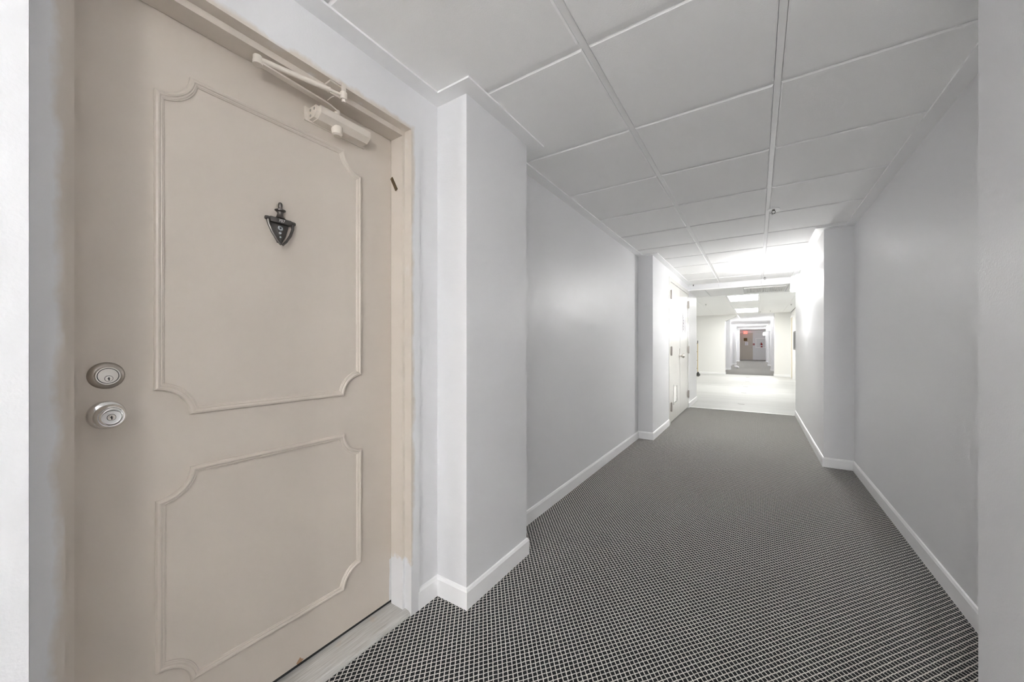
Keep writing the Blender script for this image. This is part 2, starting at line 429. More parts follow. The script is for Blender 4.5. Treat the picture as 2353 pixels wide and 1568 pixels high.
# vent grille in its underside
vg = empty('ceiling_vent', (.11, 7.82, ZB)); tag(vg, 'white louvred air grille in the underside of the ceiling bulkhead', 'vent')
gx0, gx1, gy0, gy1 = -.19, .40, 7.50, 8.16
fr = MB(); fr.box(gx0, gx1, gy0, gy0 + .04, ZB - .008, ZB + .004); fr.box(gx0, gx1, gy1 - .04, gy1, ZB - .008, ZB + .004)
fr.box(gx0, gx0 + .04, gy0 + .04, gy1 - .04, ZB - .008, ZB + .004); fr.box(gx1 - .04, gx1, gy0 + .04, gy1 - .04, ZB - .008, ZB + .004)
fr.build('grille_frame', 'grille_white', vg)
MB().box(gx0 + .04, gx1 - .04, gy0 + .04, gy1 - .04, ZB + .0015, ZB + .0035).build('grille_back', 'grille_white', vg)
nsl = 18
for k in range(nsl):
    xx = gx0 + .05 + (gx1 - gx0 - .10) * k / (nsl - 1)
    tl_ = .010 if k < nsl / 2 else -.010
    MB().prism([(xx - .001, ZB + .001), (xx + .001, ZB + .001), (xx + .001 + tl_, ZB - .010), (xx - .001 + tl_, ZB - .010)], gy0 + .04, gy1 - .04, 'y').build('slat', 'grille_white', vg)

# ------------------------------------------------------------------ lobby shell
zg0 = ony(1692, 727, YF).z; xg0 = ony(1691, 724, YF).x
zg1 = ony(1668, 738, YF).z
lf = MB()
lf.prism([(XLL, 0), (XFL, 0), (XFL, zg1), (xg0, zg0), (xg0, ZL), (XLL, ZL)], YF, YF + .45, 'y')
o = lf.build('wall_lobby_left', 'lobby_wall'); struct(o, 'pale lobby wall with a sloped bracket beside the far hallway opening', 'wall')
o = MB().box(XFR + .01, XLR + .3, YF, YF + .45, 0, ZL).build('wall_lobby_far', 'lobby_wall'); struct(o, 'short pale lobby wall right of the far hallway opening', 'wall')
o = MB().box(XLR, XLR + .15, RE, YF, 0, ZL).build('wall_lobby_right', 'lobby_wall'); struct(o, 'pale right wall of the lobby holding a cream door', 'wall')
o = MB().box(XLL - .15, XLL, YE - .4, YF + .45, 0, ZL).build('wall_lobby_end', 'lobby_wall'); struct(o, 'pale end wall of the lobby hidden round the corner', 'wall')
o = MB().box(XLL, -1.6, YE - .4, YE, 0, ZL).build('wall_lobby_near', 'lobby_wall'); struct(o, 'pale lobby wall behind the closet corner', 'wall')
baseboard('baseboard_lobby', [(XLL, YF), (XFL, YF), (XFL, YF + .45)], 'pale baseboard of the lobby wall left of the far hallway', mat='trim')
baseboard('baseboard_lobby_right', [(XFR + .01, YF + .45), (XFR + .01, YF), (XLR, YF), (XLR, YF - .12)], 'pale baseboard of the lobby wall right of the far hallway', mat='trim')
# lobby ceiling
cl = MB().box(XLL - .15, XLR + .3, YE, YF + .45, ZL + .045, ZL + .09).build('ceiling_lobby', 'plenum')
struct(cl, 'white tiled lobby ceiling holding two bright light panels', 'ceiling')
LX = [-4.14 - .0, -3.44, -2.74, -2.04, -1.34, -.628, .058, .75, XLR]
LIGHTS = [(onz(1676, 680, ZL).y, onz(1742, 690, ZL).y), (onz(1693, 710, ZL).y, onz(1742, 717, ZL).y)]
LY = [YE + .0, LIGHTS[0][0], LIGHTS[0][1], (LIGHTS[0][1] + LIGHTS[1][0]) / 2, LIGHTS[1][0], LIGHTS[1][1], YF + .45]
for i in range(len(LX) - 1):
    for j in range(len(LY) - 1):
        if i == 5 and j in (1, 4): continue
        MB().box(LX[i] + .013, LX[i + 1] - .013, LY[j] + .002, LY[j + 1] - .002, ZL, ZL + .03).build('ceiling_tile', 'ceiling_tile', cl)
for x in LX[1:-1]: MB().box(x - .012, x + .012, YE, YF + .45, ZL + .005, ZL + .03).build('main_tee', 'ceiling_metal', cl)
for k, (a, b_) in enumerate(LIGHTS):
    t = empty('ceiling_light', (-.285, (a + b_) / 2, ZL)); x0, x1 = LX[5] + .014, LX[6] - .014
    tag(t, ['flat glowing ceiling panel just past the bulkhead in the lobby', 'flat glowing ceiling panel close to the far hallway opening'][k], 'light', 'lobby ceiling panels')
    f_ = MB(); f_.box(x0, x1, a, a + .02, ZL - .003, ZL + .03); f_.box(x0, x1, b_ - .02, b_, ZL - .003, ZL + .03)
    f_.box(x0, x0 + .02, a + .02, b_ - .02, ZL - .003, ZL + .03); f_.box(x1 - .02, x1, a + .02, b_ - .02, ZL - .003, ZL + .03)
    f_.build('frame', 'ceiling_metal', t)
    MB().box(x0 + .021, x1 - .021, a + .021, b_ - .021, ZL + .004, ZL + .02).build('diffuser', 'panel_glow', t)

# ------------------------------------------------------------------ far hallway
def hall_path(x0, xp, ys, y_start, y_end, w=.5):
    p = [(xp, y_start), (xp, y_start + .45), (x0, y_start + .45)]
    for y in ys: p += [(x0, y), (xp, y), (xp, y + w), (x0, y + w)]
    return p + [(x0, y_end)]
YS_L = [19.9, 25.4, 30.9]; YS_R = [19.9, 24.9, 30.4]
pl = hall_path(XL, XFL, YS_L, YF, YX); prr = hall_path(XR, XFR, YS_R, YF, YX)
o = MB().prism(pl[2:] + [(-1.6, YX), (-1.6, YF + .45)], 0, ZL).build('wall_far_left', 'wall'); struct(o, 'grey left wall of the far hallway with repeated pilasters', 'wall')
o = MB().prism(prr[2:] + [(1.15, YX), (1.15, YF + .45)], 0, ZL).build('wall_far_right', 'wall'); struct(o, 'grey right wall of the far hallway with repeated pilasters', 'wall')
o = MB().box(-1.6, 1.15, YX, YX + .2, 0, ZL).build('wall_far_end', 'wall'); struct(o, 'grey end wall of the far hallway with the exit door', 'wall')
baseboard('baseboard_far_left', pl[2:], 'white baseboard along the left side of the far hallway')
baseboard('baseboard_far_right', list(reversed(prr[2:])), 'white baseboard along the right side of the far hallway')
o = MB().box(-1.6, 1.15, YF + .45, YX, ZL, ZL + .08).build('ceiling_far', 'ceiling_tile'); struct(o, 'white ceiling of the far hallway', 'ceiling')
for x in (-.628, .058): MB().box(x - .02, x + .02, YF + .45, YX, ZL - .004, ZL + .001).build('main_tee', 'ceiling_metal', o)

# exit door of the far hall
dl, dr = ony(1698, 800, YX).x, ony(1728, 800, YX).x; dt = ony(1712, 767, YX).z
d = empty('door_4', ((dl + dr) / 2, YX, 0)); struct(d, 'tan exit door with a small bronze window at the end of the far hallway', 'door')
MB().box(dl, dr, YX - .03, YX - .001, .02, dt).build('door_leaf', 'far_door_paint', d)
MB().box(dr, dr + .05, YX - .04, YX - .001, 0, dt + .05).build('door_frame', 'far_door_paint', d)
MB().box(dl - .05, dl, YX - .04, YX - .001, 0, dt + .05).build('door_frame', 'far_door_paint', d)
MB().box(dl, dr, YX - .04, YX - .001, dt, dt + .05).build('door_frame', 'far_door_paint', d)
a, b_ = ony(1709, 777.2, YX), ony(1717, 784, YX)
MB().box(a.x, b_.x, YX - .036, YX - .030, b_.z, a.z).build('window_pane', 'bronze_glass', d)
hh = ony(1726, 799, YX)
ho = MB().lathe([(.03, 0), (.03, .012), (.012, .014), (.012, .05)], (hh.x + .02, YX - .03, hh.z), 'y', 16, -1).build('handle', 'steel_bits', d)
MB().bbox(hh.x - .09, hh.x + .03, YX - .09, YX - .074, hh.z - .011, hh.z + .011, .005).build('lever', 'steel_bits', ho)
a, b_ = ony(1712, 786, YX), ony(1719, 794, YX)
o = MB().box(a.x, b_.x, YX - .034, YX - .0305, b_.z, a.z).build('notice_sheet', 'paper'); tag(o, 'white printed notice taped on the tan exit door', 'notice')
for k in range(3): MB().box(a.x + .05, b_.x - .05, YX - .0348, YX - .0342, b_.z + .04 + .085 * k, b_.z + .055 + .085 * k).build('print_line', 'ink', o)
# exit sign
a, b_ = ony(1709, 762, YX), ony(1717.3, 767.5, YX); yx = YX - .25
es = empty('exit_sign', ((a.x + b_.x) / 2, yx, b_.z)); tag(es, 'glowing red exit sign above the tan exit door', 'sign')
MB().bbox(a.x, b_.x, yx, yx + .05, b_.z, a.z, .006).build('sign_box', 'exit_glow', es)
MB().box((a.x + b_.x) / 2 - .03, (a.x + b_.x) / 2 + .03, yx + .01, yx + .04, a.z - .004, ZL).build('ceiling_mount', 'ceiling_metal', es)
tc = bpy.data.curves.new('exit_text', 'FONT'); tc.body = 'EXIT'; tc.size = .15; tc.align_x = 'CENTER'; tc.align_y = 'CENTER'; tc.extrude = .002
to = bpy.data.objects.new('tmp', tc); COL.objects.link(to)
def text_mesh(body, size, name, mat, parent, loc, rot, extrude=.0006):
    c = bpy.data.curves.new('t', 'FONT'); c.body = body; c.size = size; c.align_x = 'CENTER'; c.align_y = 'CENTER'; c.extrude = extrude
    t = bpy.data.objects.new('t', c); COL.objects.link(t)
    bpy.context.view_layer.update()
    me = bpy.data.meshes.new_from_object(t.evaluated_get(bpy.context.evaluated_depsgraph_get()))
    bpy.data.objects.remove(t); me.name = name; me.materials.clear(); me.materials.append(MATS[mat])
    o = bpy.data.objects.new(name, me); COL.objects.link(o); o.parent = parent
    o.location = Vector(loc) - WL[parent.name]; o.rotation_euler = rot; return o
bpy.data.objects.remove(to)
text_mesh('EXIT', .14, 'lettering', 'paper', es, ((a.x + b_.x) / 2, yx - .002, (a.z + b_.z) / 2), (math.pi / 2, 0, 0), .001)
# emergency light
e = ony(1743, 764.5, YX); el = empty('emergency_light', (e.x, YX, e.z - .06)); tag(el, 'two-headed emergency light high on the far end wall', 'light')
MB().bbox(e.x - .09, e.x + .09, YX - .06, YX - .001, e.z - .06, e.z + .03, .01).build('battery_case', 'grille_white', el)
for sx in (-1, 1):
    MB().lathe([(.02, 0), (.045, .03), (.05, .06), (.046, .064)], (e.x + sx * .13, YX - .03, e.z + .0), 'y', 16, -1).build('lamp_head', 'grille_white', el)
    MB().box(e.x + sx * .085, e.x + sx * .125, YX - .035, YX - .02, e.z - .01, e.z + .01).build('lamp_arm', 'grille_white', el)
# pull station
a, b_ = ony(1730, 789.7, YX), ony(1734.3, 793.8, YX)
ps = empty('fire_alarm_pull', ((a.x + b_.x) / 2, YX, b_.z)); tag(ps, 'small dark red fire alarm pull between the exit door and the extinguisher cabinet', 'alarm')
MB().bbox(a.x, b_.x, YX - .04, YX - .001, b_.z, a.z, .008).build('alarm_box', 'red_paint', ps)
MB().bbox(a.x + .03, b_.x - .03, YX - .055, YX - .041, b_.z + .05, b_.z + .075, .004).build('pull_handle', 'paper', ps)
# extinguisher cabinet
a, b_ = ony(1736, 777.5, YX), ony(1760.5, 800, YX)
cb = empty('extinguisher_cabinet', ((a.x + b_.x) / 2, YX, b_.z)); tag(cb, 'white framed glass-fronted cabinet on the far end wall', 'cabinet')
x0, x1, z0, z1 = a.x, b_.x, b_.z, a.z; fw = .05
for nm, bx in (('frame_rail', (x0, x1, z1 - fw, z1)), ('frame_rail', (x0, x1, z0, z0 + fw)), ('frame_stile', (x0, x0 + fw, z0 + fw, z1 - fw)), ('frame_stile', (x1 - fw, x1, z0 + fw, z1 - fw))):
    MB().box(bx[0], bx[1], YX - .20, YX - .001, bx[2], bx[3]).build(nm, 'trim', cb)
MB().box(x0 + fw, x1 - fw, YX - .012, YX - .001, z0 + fw, z1 - fw).build('back_panel', 'wall', cb)
ex = ony(1750.0, 795, YX - .1); zb = z0 + fw + .001
fx = empty('fire_extinguisher', (ex.x, YX - .1, zb)); tag(fx, 'red fire extinguisher standing inside the white framed cabinet', 'extinguisher')
MB().lathe([(.055, 0), (.062, .01), (.062, .24), (.05, .28), (.022, .305), (.022, .33)], (ex.x, YX - .1, zb), 'z', 20).build('cylinder', 'red_paint', fx)
MB().lathe([(.0635, .09), (.0635, .16)], (ex.x, YX - .1, zb), 'z', 20).build('label_band', 'paper', fx)
MB().bbox(ex.x - .07, ex.x + .03, YX - .115, YX - .085, zb + .33, zb + .36, .006).build('handle', 'red_paint', fx)
MB().tube([(ex.x - .02, YX - .1, zb + .33), (ex.x - .09, YX - .1, zb + .30), (ex.x - .09, YX - .1, zb + .15)], .011, 8).build('hose', 'black_plastic', fx)
# pale bundle on the far carpet
q = onz(1692.5, 846.5, 0)
bm_ = MB(); pts = [(q.x - .09, q.y + .05, .10), (q.x - .03, q.y, .085), (q.x + .04, q.y - .03, .062), (q.x + .10, q.y - .06, .048)]
bm_.tube(pts, .055, 14, [.55, 1.0, 1.0, .7])
bu = bm_.build('plastic_bundle', 'white_bag'); tag(bu, 'small white bundle on the far carpet against a left pilaster', 'bundle')

# ------------------------------------------------------------------ lobby right wall things
a = onx(1820, 715, XLR).y; b_ = onx(1824.5, 868, XLR).y
d5 = empty('door_5', (XLR, (a + b_) / 2, 0)); struct(d5, 'cream door edge on the right lobby wall', 'door')
ya, yb = 15.42, 16.20
MB().box(XLR - .02, XLR - .001, ya, yb, .01, 2.08).build('door_leaf', 'yellow_door', d5)
for y in (ya - .06, yb): MB().box(XLR - .035, XLR - .001, y, y + .06, 0, 2.14).build('door_frame', 'trim', d5)
MB().box(XLR - .035, XLR - .001, ya, yb, 2.08, 2.14).build('door_frame', 'trim', d5)
yy = 13.5; yz = onx(1826.3, 780, XLR).y
o = empty('wall_board', (XLR, yy + .6, .98)); tag(o, 'dark framed board hung on the right lobby wall', 'board')
z0_, z1_ = onx(1827, 806, XLR).z, onx(1827, 760, XLR).z
MB().bbox(XLR - .04, XLR - .001, yy, yz, z0_ + .03, z1_ - .03, .006).build('board_frame', 'dark_panel', o)
MB().box(XLR - .042, XLR - .0405, yy + .05, yz - .05, z0_ + .08, z1_ - .08).build('board_face', 'black_plastic', o)

# ------------------------------------------------------------------ rolling cart in the lobby
q = onz(1604, 865.5, 0); ct = empty('rolling_cart', (q.x - .3, q.y, 0)); tag(ct, 'tan pole rolling cart on black casters by the closet corner', 'cart')
def caster(x, y):
    w = MB().lathe([(.02, -.018), (.062, -.016), (.068, -.008), (.068, .008), (.062, .016), (.02, .018)], (x, y, .068), 'y', 20).build('caster', 'rubber', ct)
    f = MB(); f.box(x - .02, x + .02, y - .026, y - .020, .06, .15); f.box(x - .02, x + .02, y + .020, y + .026, .06, .15); f.box(x - .03, x + .03, y - .03, y + .03, .145, .165)
    f.build('caster_fork', 'black_plastic', w)
zt = ony(1603, 790, q.y).z; zk = ony(1603, 783, q.y).z
zr = [ony(1603, v_, q.y).z for v_ in (789.5, 808.5, 828.5, 847)]
for dx in (-.01, -.70):
    for dy in (0, .45):
        dx_ = dx; dx = dx - (.17 if dy else 0)
        MB().tube([(q.x + dx, q.y + dy, .165), (q.x + dx, q.y + dy, zt)], .013, 12).build('post', 'cart_wood', ct)
        MB().tube([(q.x + dx, q.y + dy, zt), (q.x + dx, q.y + dy, zk)], .011, 12).build('post_cap', 'black_plastic', ct)
        caster(q.x + dx + .012, q.y + dy); dx = dx_
for z in zr:
    for dy in (0, .45):
        MB().tube([(q.x - .70 - dy * .38, q.y + dy, z), (q.x - .01 - dy * .38, q.y + dy, z)], .014, 10).build('rail', 'cart_steel', ct)
MB().box(q.x - .72, q.x - .17, q.y + .0, q.y + .46, zr[3] - .03, zr[3] - .015).build('shelf', 'cart_wood', ct)

# ------------------------------------------------------------------ closet double door
cz = lambda u, v_: onx(u, v_, XLP)
cd = empty('door_2', (XLP, (CY0 + CY1) / 2, 0)); struct(cd, 'pale double closet door with a louvred vent near the lobby', 'door')
YC0, YC1, YC2 = cz(1541, 800).y, cz(1562.5, 800).y, cz(1580.5, 800).y
DX = XLP - .001
fr = MB(); fr.box(XLP - .14, XLP + .003, CY0, YC0 - .004, 0, ZCT + .06); fr.box(XLP - .14, XLP + .003, YC2 + .004, CY1, 0, ZCT + .06)
fr.box(XLP - .14, XLP + .003, YC0 - .004, YC2 + .004, ZCT + .004, ZCT + .06); fr.build('door_frame', 'closet_paint', cd)
lv = (cz(1548, 889), cz(1556, 931)); ly0, ly1, lz0, lz1 = lv[0].y, lv[1].y, .255, .52
leafA = MB(); ya, yb = YC0, YC1 - .003
leafA.box(DX - .04, DX, ya, ly0, .022, ZCT); leafA.box(DX - .04, DX, ly1, yb, .022, ZCT)
leafA.box(DX - .04, DX, ly0, ly1, .022, lz0); leafA.box(DX - .04, DX, ly0, ly1, lz1, ZCT)
la = leafA.build('door_leaf', 'closet_paint', cd)
lb = MB().box(DX - .04, DX, YC1 + .003, YC2, .022, ZCT).build('door_leaf', 'closet_paint', cd)
lvp = MB(); lvp.box(DX - .02, DX + .006, ly0 - .015, ly0 + .012, lz0 - .015, lz1 + .015); lvp.box(DX - .02, DX + .006, ly1 - .012, ly1 + .015, lz0 - .015, lz1 + .015)
lvp.box(DX - .02, DX + .006, ly0 + .012, ly1 - .012, lz0 - .015, lz0 + .01); lvp.box(DX - .02, DX + .006, ly0 + .012, ly1 - .012, lz1 - .01, lz1 + .015)
lvo = lvp.build('louvre_vent', 'closet_paint', cd)
MB().box(DX - .035, DX - .03, ly0, ly1, lz0, lz1).build('louvre_back', 'gap_dark', lvo)
for k in range(11):
    z = lz0 + .018 + k * (lz1 - lz0 - .03) / 11
    MB().prism([(DX - .018, z + .018), (DX - .016, z + .020), (DX + .004, z + .004), (DX + .002, z + .002)], ly0 + .012, ly1 - .012, 'y').build('louvre_slat', 'closet_paint', lvo)
for (u, v_, s_) in ((1542, 677.8, 0), (1542, 806.8, 0), (1542, 934.8, 0), (1580.7, 700.7, 1), (1580.8, 804, 1), (1580.2, 905.8, 1)):
    p_ = cz(u, v_); yc = YC0 if s_ == 0 else YC2
    h_ = MB(); h_.bbox(DX, DX + .012, yc - .035, yc + .035, p_.z - .06, p_.z + .06, .003)
    h_.tube([(DX + .016, yc, p_.z - .065), (DX + .016, yc, p_.z + .065)], .010, 10)
    h_.build('hinge', 'hinge_steel', cd)
MB().box(DX, DX + .004, YC1 - .035, YC1 - .004, .90, 1.07).build('lock_plate', 'hinge_steel', cd)
kz = cz(1571, 819.5).z
MB().lathe([(.03, 0), (.03, .006), (.014, .012), (.012, .035), (.022, .042), (.032, .055), (.033, .066), (.026, .078), (.0, .082)], (DX, YC1 - .06, kz + .02), 'x', 24).build('door_knob', 'satin_nickel', cd)
# notices on the closet door
a, b_ = cz(1568.5, 734.4), cz(1579.5, 774.5)
ns = MB().box(DX + .0005, DX + .0025, a.y, a.y + .30, 1.33, 1.62).build('paper_notice', 'paper'); tag(ns, 'white paper notice taped on the pale closet door', 'notice')
for k in range(5):
    z = 1.59 - k * .05
    MB().box(DX + .0026, DX + .003, a.y + .05, a.y + .075 + .012 * (k % 3), z - .016, z + .016 - .004 * (k % 2)).build('print_mark', 'ink', ns)
p_ = cz(1569.5, 722.5)
o = MB().bbox(DX + .0005, DX + .006, p_.y - .03, p_.y + .06, p_.z - .05, p_.z + .02, .002, 1).build('number_tag', 'paper'); tag(o, 'tiny pale tag above the paper notice on the closet door', 'tag')

# ------------------------------------------------------------------ sconces
def make_sconce():
    t = empty('wall_sconce', (0, 0, 0))                 # wall at local +x, plate on x = 0
    MB().bbox(-.022, -.001, -.055, .055, -.05, .055, .004).build('backplate', 'satin_nickel', t)
    MB().bbox(-.10, -.021, -.011, .011, -.002, .014, .003).build('arm', 'satin_nickel', t)
    MB().lathe([(.010, .010), (.016, .006), (.016, -.03), (.012, -.034)], (-.097, 0, 0), 'z', 20).build('lamp_holder', 'satin_nickel', t)
    MB().lathe([(.010, -.034), (.022, -.05), (.026, -.075), (.022, -.10), (.006, -.112)], (-.097, 0, 0), 'z', 20).build('bulb', 'bulb_glow', t)
    MB().lathe([(.006, -.190), (.052, -.190), (.061, -.178), (.053, -.024), (.055, -.012), (.060, -.020), (.064, -.05), (.069, -.185), (.066, -.199), (.006, -.202)], (-.097, 0, 0), 'z', 32).build('glass_shade', 'shade_glow', t)
    return t
def copy_tree(o, parent=None):
    c = o.copy(); COL.objects.link(c); c.parent = parent
    for ch in list(o.children): copy_tree(ch, c)
    return c
sc0 = make_sconce(); first = True; SC = []
SPOTS = [((XRP, onx(1854, 622, XRP).y, onx(1854, 631, XRP).z), 0, 'glowing white glass wall sconce on the right pilaster by the ceiling bulkhead'),
         ((XRP, -1.0, 2.0), 0, 'unseen white glass wall sconce added on the right wall behind the viewer opposite the entry door'),  # out of view, placed to light the door and near corridor
         ((XLP, -4.2, 2.0), math.pi, 'unseen white glass wall sconce added on the left wall behind the viewer'),  # extra unseen lamp, added to brighten the corridor from behind
         ((XRP, -3.4, 2.0), 0, 'unseen white glass wall sconce added on the right wall further behind the viewer'),  # another unseen lamp put in for light along the near walls
         ((XFR, YS_R[0] + .22, 2.0), 0, 'glowing wall sconce on the nearest right pilaster of the far hallway'),
         ((XFL, YS_L[1] + .22, 2.0), math.pi, 'glowing wall sconce on the left pilaster beside the white bundle'),
         ((XFR, YS_R[2] + .22, 2.03), 0, 'glowing wall sconce on the right pilaster beside the extinguisher cabinet')]
for loc, rz, lab in SPOTS:
    o = sc0 if first else copy_tree(sc0); first = False
    o.location = loc; o.rotation_euler = (0, 0, rz); tag(o, lab, 'sconce', 'corridor wall sconces')
    SC.append(o)
for o, sfx in ((SC[0], '_soft'), (SC[1], '_dim'), (SC[4], '_far'), (SC[5], '_far'), (SC[6], '_far')):     # glow scaled per sconce to even out the exposure
    for ch in o.children:
        m0 = ch.data.materials[0].name
        if m0 + sfx in MATS: ch.material_slots[0].link = 'OBJECT'; ch.material_slots[0].material = MATS[m0 + sfx]

# ------------------------------------------------------------------ sprinklers
def make_sprinkler():
    t = empty('sprinkler_head', (0, 0, 0))
    MB().lathe([(.020, -.002), (.040, -.004), (.043, 0), (.043, .001)], (0, 0, 0), 'z', 24).build('escutcheon', 'sprinkler_white', t)
    MB().lathe([(.009, 0), (.009, -.012), (.006, -.014)], (0, 0, 0), 'z', 12).build('body', 'sprinkler_metal', t)
    f = MB()
    for s_ in (-1, 1): f.tube([(s_ * .008, 0, -.010), (s_ * .012, 0, -.022), (s_ * .003, 0, -.036)], .0022, 6)
    f.build('yoke', 'sprinkler_metal', t)
    MB().lathe([(.014, -.037), (.014, -.039), (.002, -.040)], (0, 0, 0), 'z', 12).build('deflector', 'sprinkler_metal', t)
    return t
sp0 = make_sprinkler(); first = True
for (u, v_), z, lab in (((1777.5, 481.5), ZC, 'chrome and white sprinkler head in the corridor ceiling beside the grid'),
                   ((1757.5, 636.5), ZC, 'sprinkler head in the corridor ceiling right before the bulkhead'),
                   ((1622, 699), ZL, 'sprinkler head over the left side of the lobby'),
                   ((1747, 716), ZL, 'sprinkler head beside the glowing panel close to the far hallway'),
                   ((1770, 714), ZL, 'sprinkler head between the lobby panels and the lobby right wall'),
                   ((1818, 699), ZL, 'sprinkler head by the right wall of the lobby')):
    q = onz(u, v_, z); o = sp0 if first else copy_tree(sp0); first = False
    o.location = (q.x, q.y, z - .0003); tag(o, lab, 'sprinkler', 'ceiling sprinkler heads')

# ------------------------------------------------------------------ entry door
D = -1.303
d1 = empty('door_1', (D, .595, 0)); struct(d1, 'beige panelled entry door with a dark knocker and chrome knob', 'door')
leaf = MB().box(D - .044, D, .143, 1.0515, .033, 1.998).build('door_leaf', 'door_paint', d1)
def panel_moulding(y0, y1, z0, z1, r):
    pts = []
    def arc(cy, cz_, a0, a1, n=14):
        for k in range(n + 1):
            a = math.radians(a0 + (a1 - a0) * k / n); pts.append((cy + r * math.cos(a), cz_ + r * math.sin(a)))
    arc(y0, z1, -90, 0); arc(y1, z1, 180, 270); arc(y1, z0, 90, 180); arc(y0, z0, 0, 90)
    n = len(pts)
    prof = [(0, 0), (.0005, .005), (.003, .0085), (.007, .010), (.0105, .0088), (.0125, .0058), (.0135, .0055), (.0150, .0062), (.0165, .0055), (.0175, .0040), (.0195, .0036), (.0208, .0)]
    # signed normal: inward
    cyc = [Vector(p_) for p_ in pts]; vs = []
    area = sum(cyc[i].x * cyc[(i + 1) % n].y - cyc[(i + 1) % n].x * cyc[i].y for i in range(n))
    sg = 1 if area > 0 else -1
    for i in range(n):
        ta = (cyc[i] - cyc[i - 1]); tb = (cyc[(i + 1) % n] - cyc[i])
        ta.normalize(); tb.normalize()
        na, nb = Vector((-ta.y, ta.x)) * sg, Vector((-tb.y, tb.x)) * sg
        mv = na + nb; mv = mv / max(.2, mv.dot(na))
        for o_, h_ in prof:
            q = cyc[i] + mv * o_; vs.append((D + h_, q.x, q.y))
    m_ = len(prof)
    fs = [(i * m_ + k, i * m_ + k + 1, ((i + 1) % n) * m_ + k + 1, ((i + 1) % n) * m_ + k) for i in range(n) for k in range(m_ - 1)]
    o = MB(); o.add(vs, fs, True)
    return o.build('panel_moulding', 'door_paint', d1, angle=25)
k_ = 1.303 / 1.38
def dz(z): return H + k_ * (z - 1.135)
panel_moulding(.3125 * k_, .951 * k_, dz(.9355), dz(1.916), .0725)
panel_moulding(.316 * k_, .952 * k_, dz(.158), dz(.7835), .0715)
# steel frame
XF, XS = -1.19, -1.229
SY0, SY1, SZ = .1524, 1.0428, 1.988
fm = MB()
for side in (0, 1):
    if side == 0: prof = [(D - .05, .143 - .002), (D - .05, .10), (XL - .002, .10), (XL - .002, FCY0), (XF, FCY0), (XF, FY0), (XS, FY0), (XS, SY0), (D + .0015, SY0), (D + .0015, .141)]
    else: prof = [(D - .05, 1.0535), (D - .05, 1.09), (XL - .002, 1.09), (XL - .002, FCY1), (XF, FCY1), (XF, FY1), (XS, FY1), (XS, SY1), (D + .0015, SY1), (D + .0015, 1.0535)]
    fm.prism(prof, 0, FZ1 + .051, 'z')
hd = [(D - .05, 2.0), (D - .05, 2.045), (XL - .002, 2.045), (XL - .002, FZ1 + .05), (XF - .0004, FZ1 + .05), (XF - .0004, FZ1), (XS - .0008, FZ1), (XS - .0008, SZ), (D + .0022, SZ), (D + .0022, 2.0)]
# head: cross-section in (x, z) swept along y
fm.prism(hd, FY0, FY1, 'y')
fmo = fm.build('door_frame', 'frame_paint', d1)
# sill
sl = MB(); sl.prism([(-1.36, -.001), (-1.36, .019), (-1.225, .0185), (-1.208, .0165), (-1.198, .011), (-1.195, .004), (-1.195, -.001)], SY0 - .016, FY1 + .0, 'y')
sl.build('door_sill', 'sill_wood', d1)
MB().box(-1.36, D - .006, .14, 1.05, .0192, .0325).build('gap_shade_strip', 'gap_dark', d1)
# the near-black strip above stands in for shade in the gap under the leaf
# deadbolt
yl, zl = .2115, 1.0437
db = MB().lathe([(.0318, 0), (.0318, .002), (.029, .006), (.0215, .0095)], (D, yl, zl), 'x', 40).build('deadbolt', 'deadbolt_rose', d1)
MB().lathe([(.0215, .004), (.0215, .019), (.0205, .0205), (.0185, .0205), (.0185, .006)], (D, yl, zl), 'x', 40).build('bolt_collar', 'deadbolt_face', db)
MB().lathe([(.0180, .004), (.0180, .0195)], (D, yl, zl), 'x', 40).build('bolt_groove', 'key_dark', db)
MB().lathe([(.0170, .004), (.0170, .0205)], (D, yl, zl), 'x', 40).build('bolt_face', 'deadbolt_face', db)
def keyhole(par, y, z, x, r):
    MB().lathe([(r * 1.12, 0), (r * 1.12, .0006)], (x, y, z), 'x', 24).build('key_ring', 'key_dark', par)
    MB().lathe([(r, 0), (r, .0012)], (x, y, z), 'x', 24).build('key_plug', 'deadbolt_face', par)
    kh = MB(); kh.box(x + .001, x + .0018, y - r * .12, y + r * .12, z - r * .7, z + r * .55); kh.box(x + .001, x + .0018, y - r * .35, y + r * .3, z - r * .08, z + r * .18)
    kh.box(x + .001, x + .0018, y - r * .02, y + r * .28, z - r * .6, z - r * .35); kh.build('keyway', 'key_dark', par)
keyhole(db, yl + .001, zl - .0065, D + .0203, .0065)
# knob
zk_ = .9497
kb = MB().lathe([(.0335, 0), (.0338, .003), (.0322, .0065), (.0285, .009), (.020, .0105), (.0135, .014), (.0122, .022), (.0140, .027), (.0235, .031), (.0275, .036), (.0283, .042), (.0270, .0475), (.0222, .0515), (.0205, .0510), (.0195, .0528), (.0165, .0540), (.0155, .0532), (.0120, .0535), (.0105, .0530)], (D, yl, zk_), 'x', 48).build('door_knob', 'chrome', d1, angle=50)
keyhole(kb, yl, zk_ - .001, D + .0528, .0068)
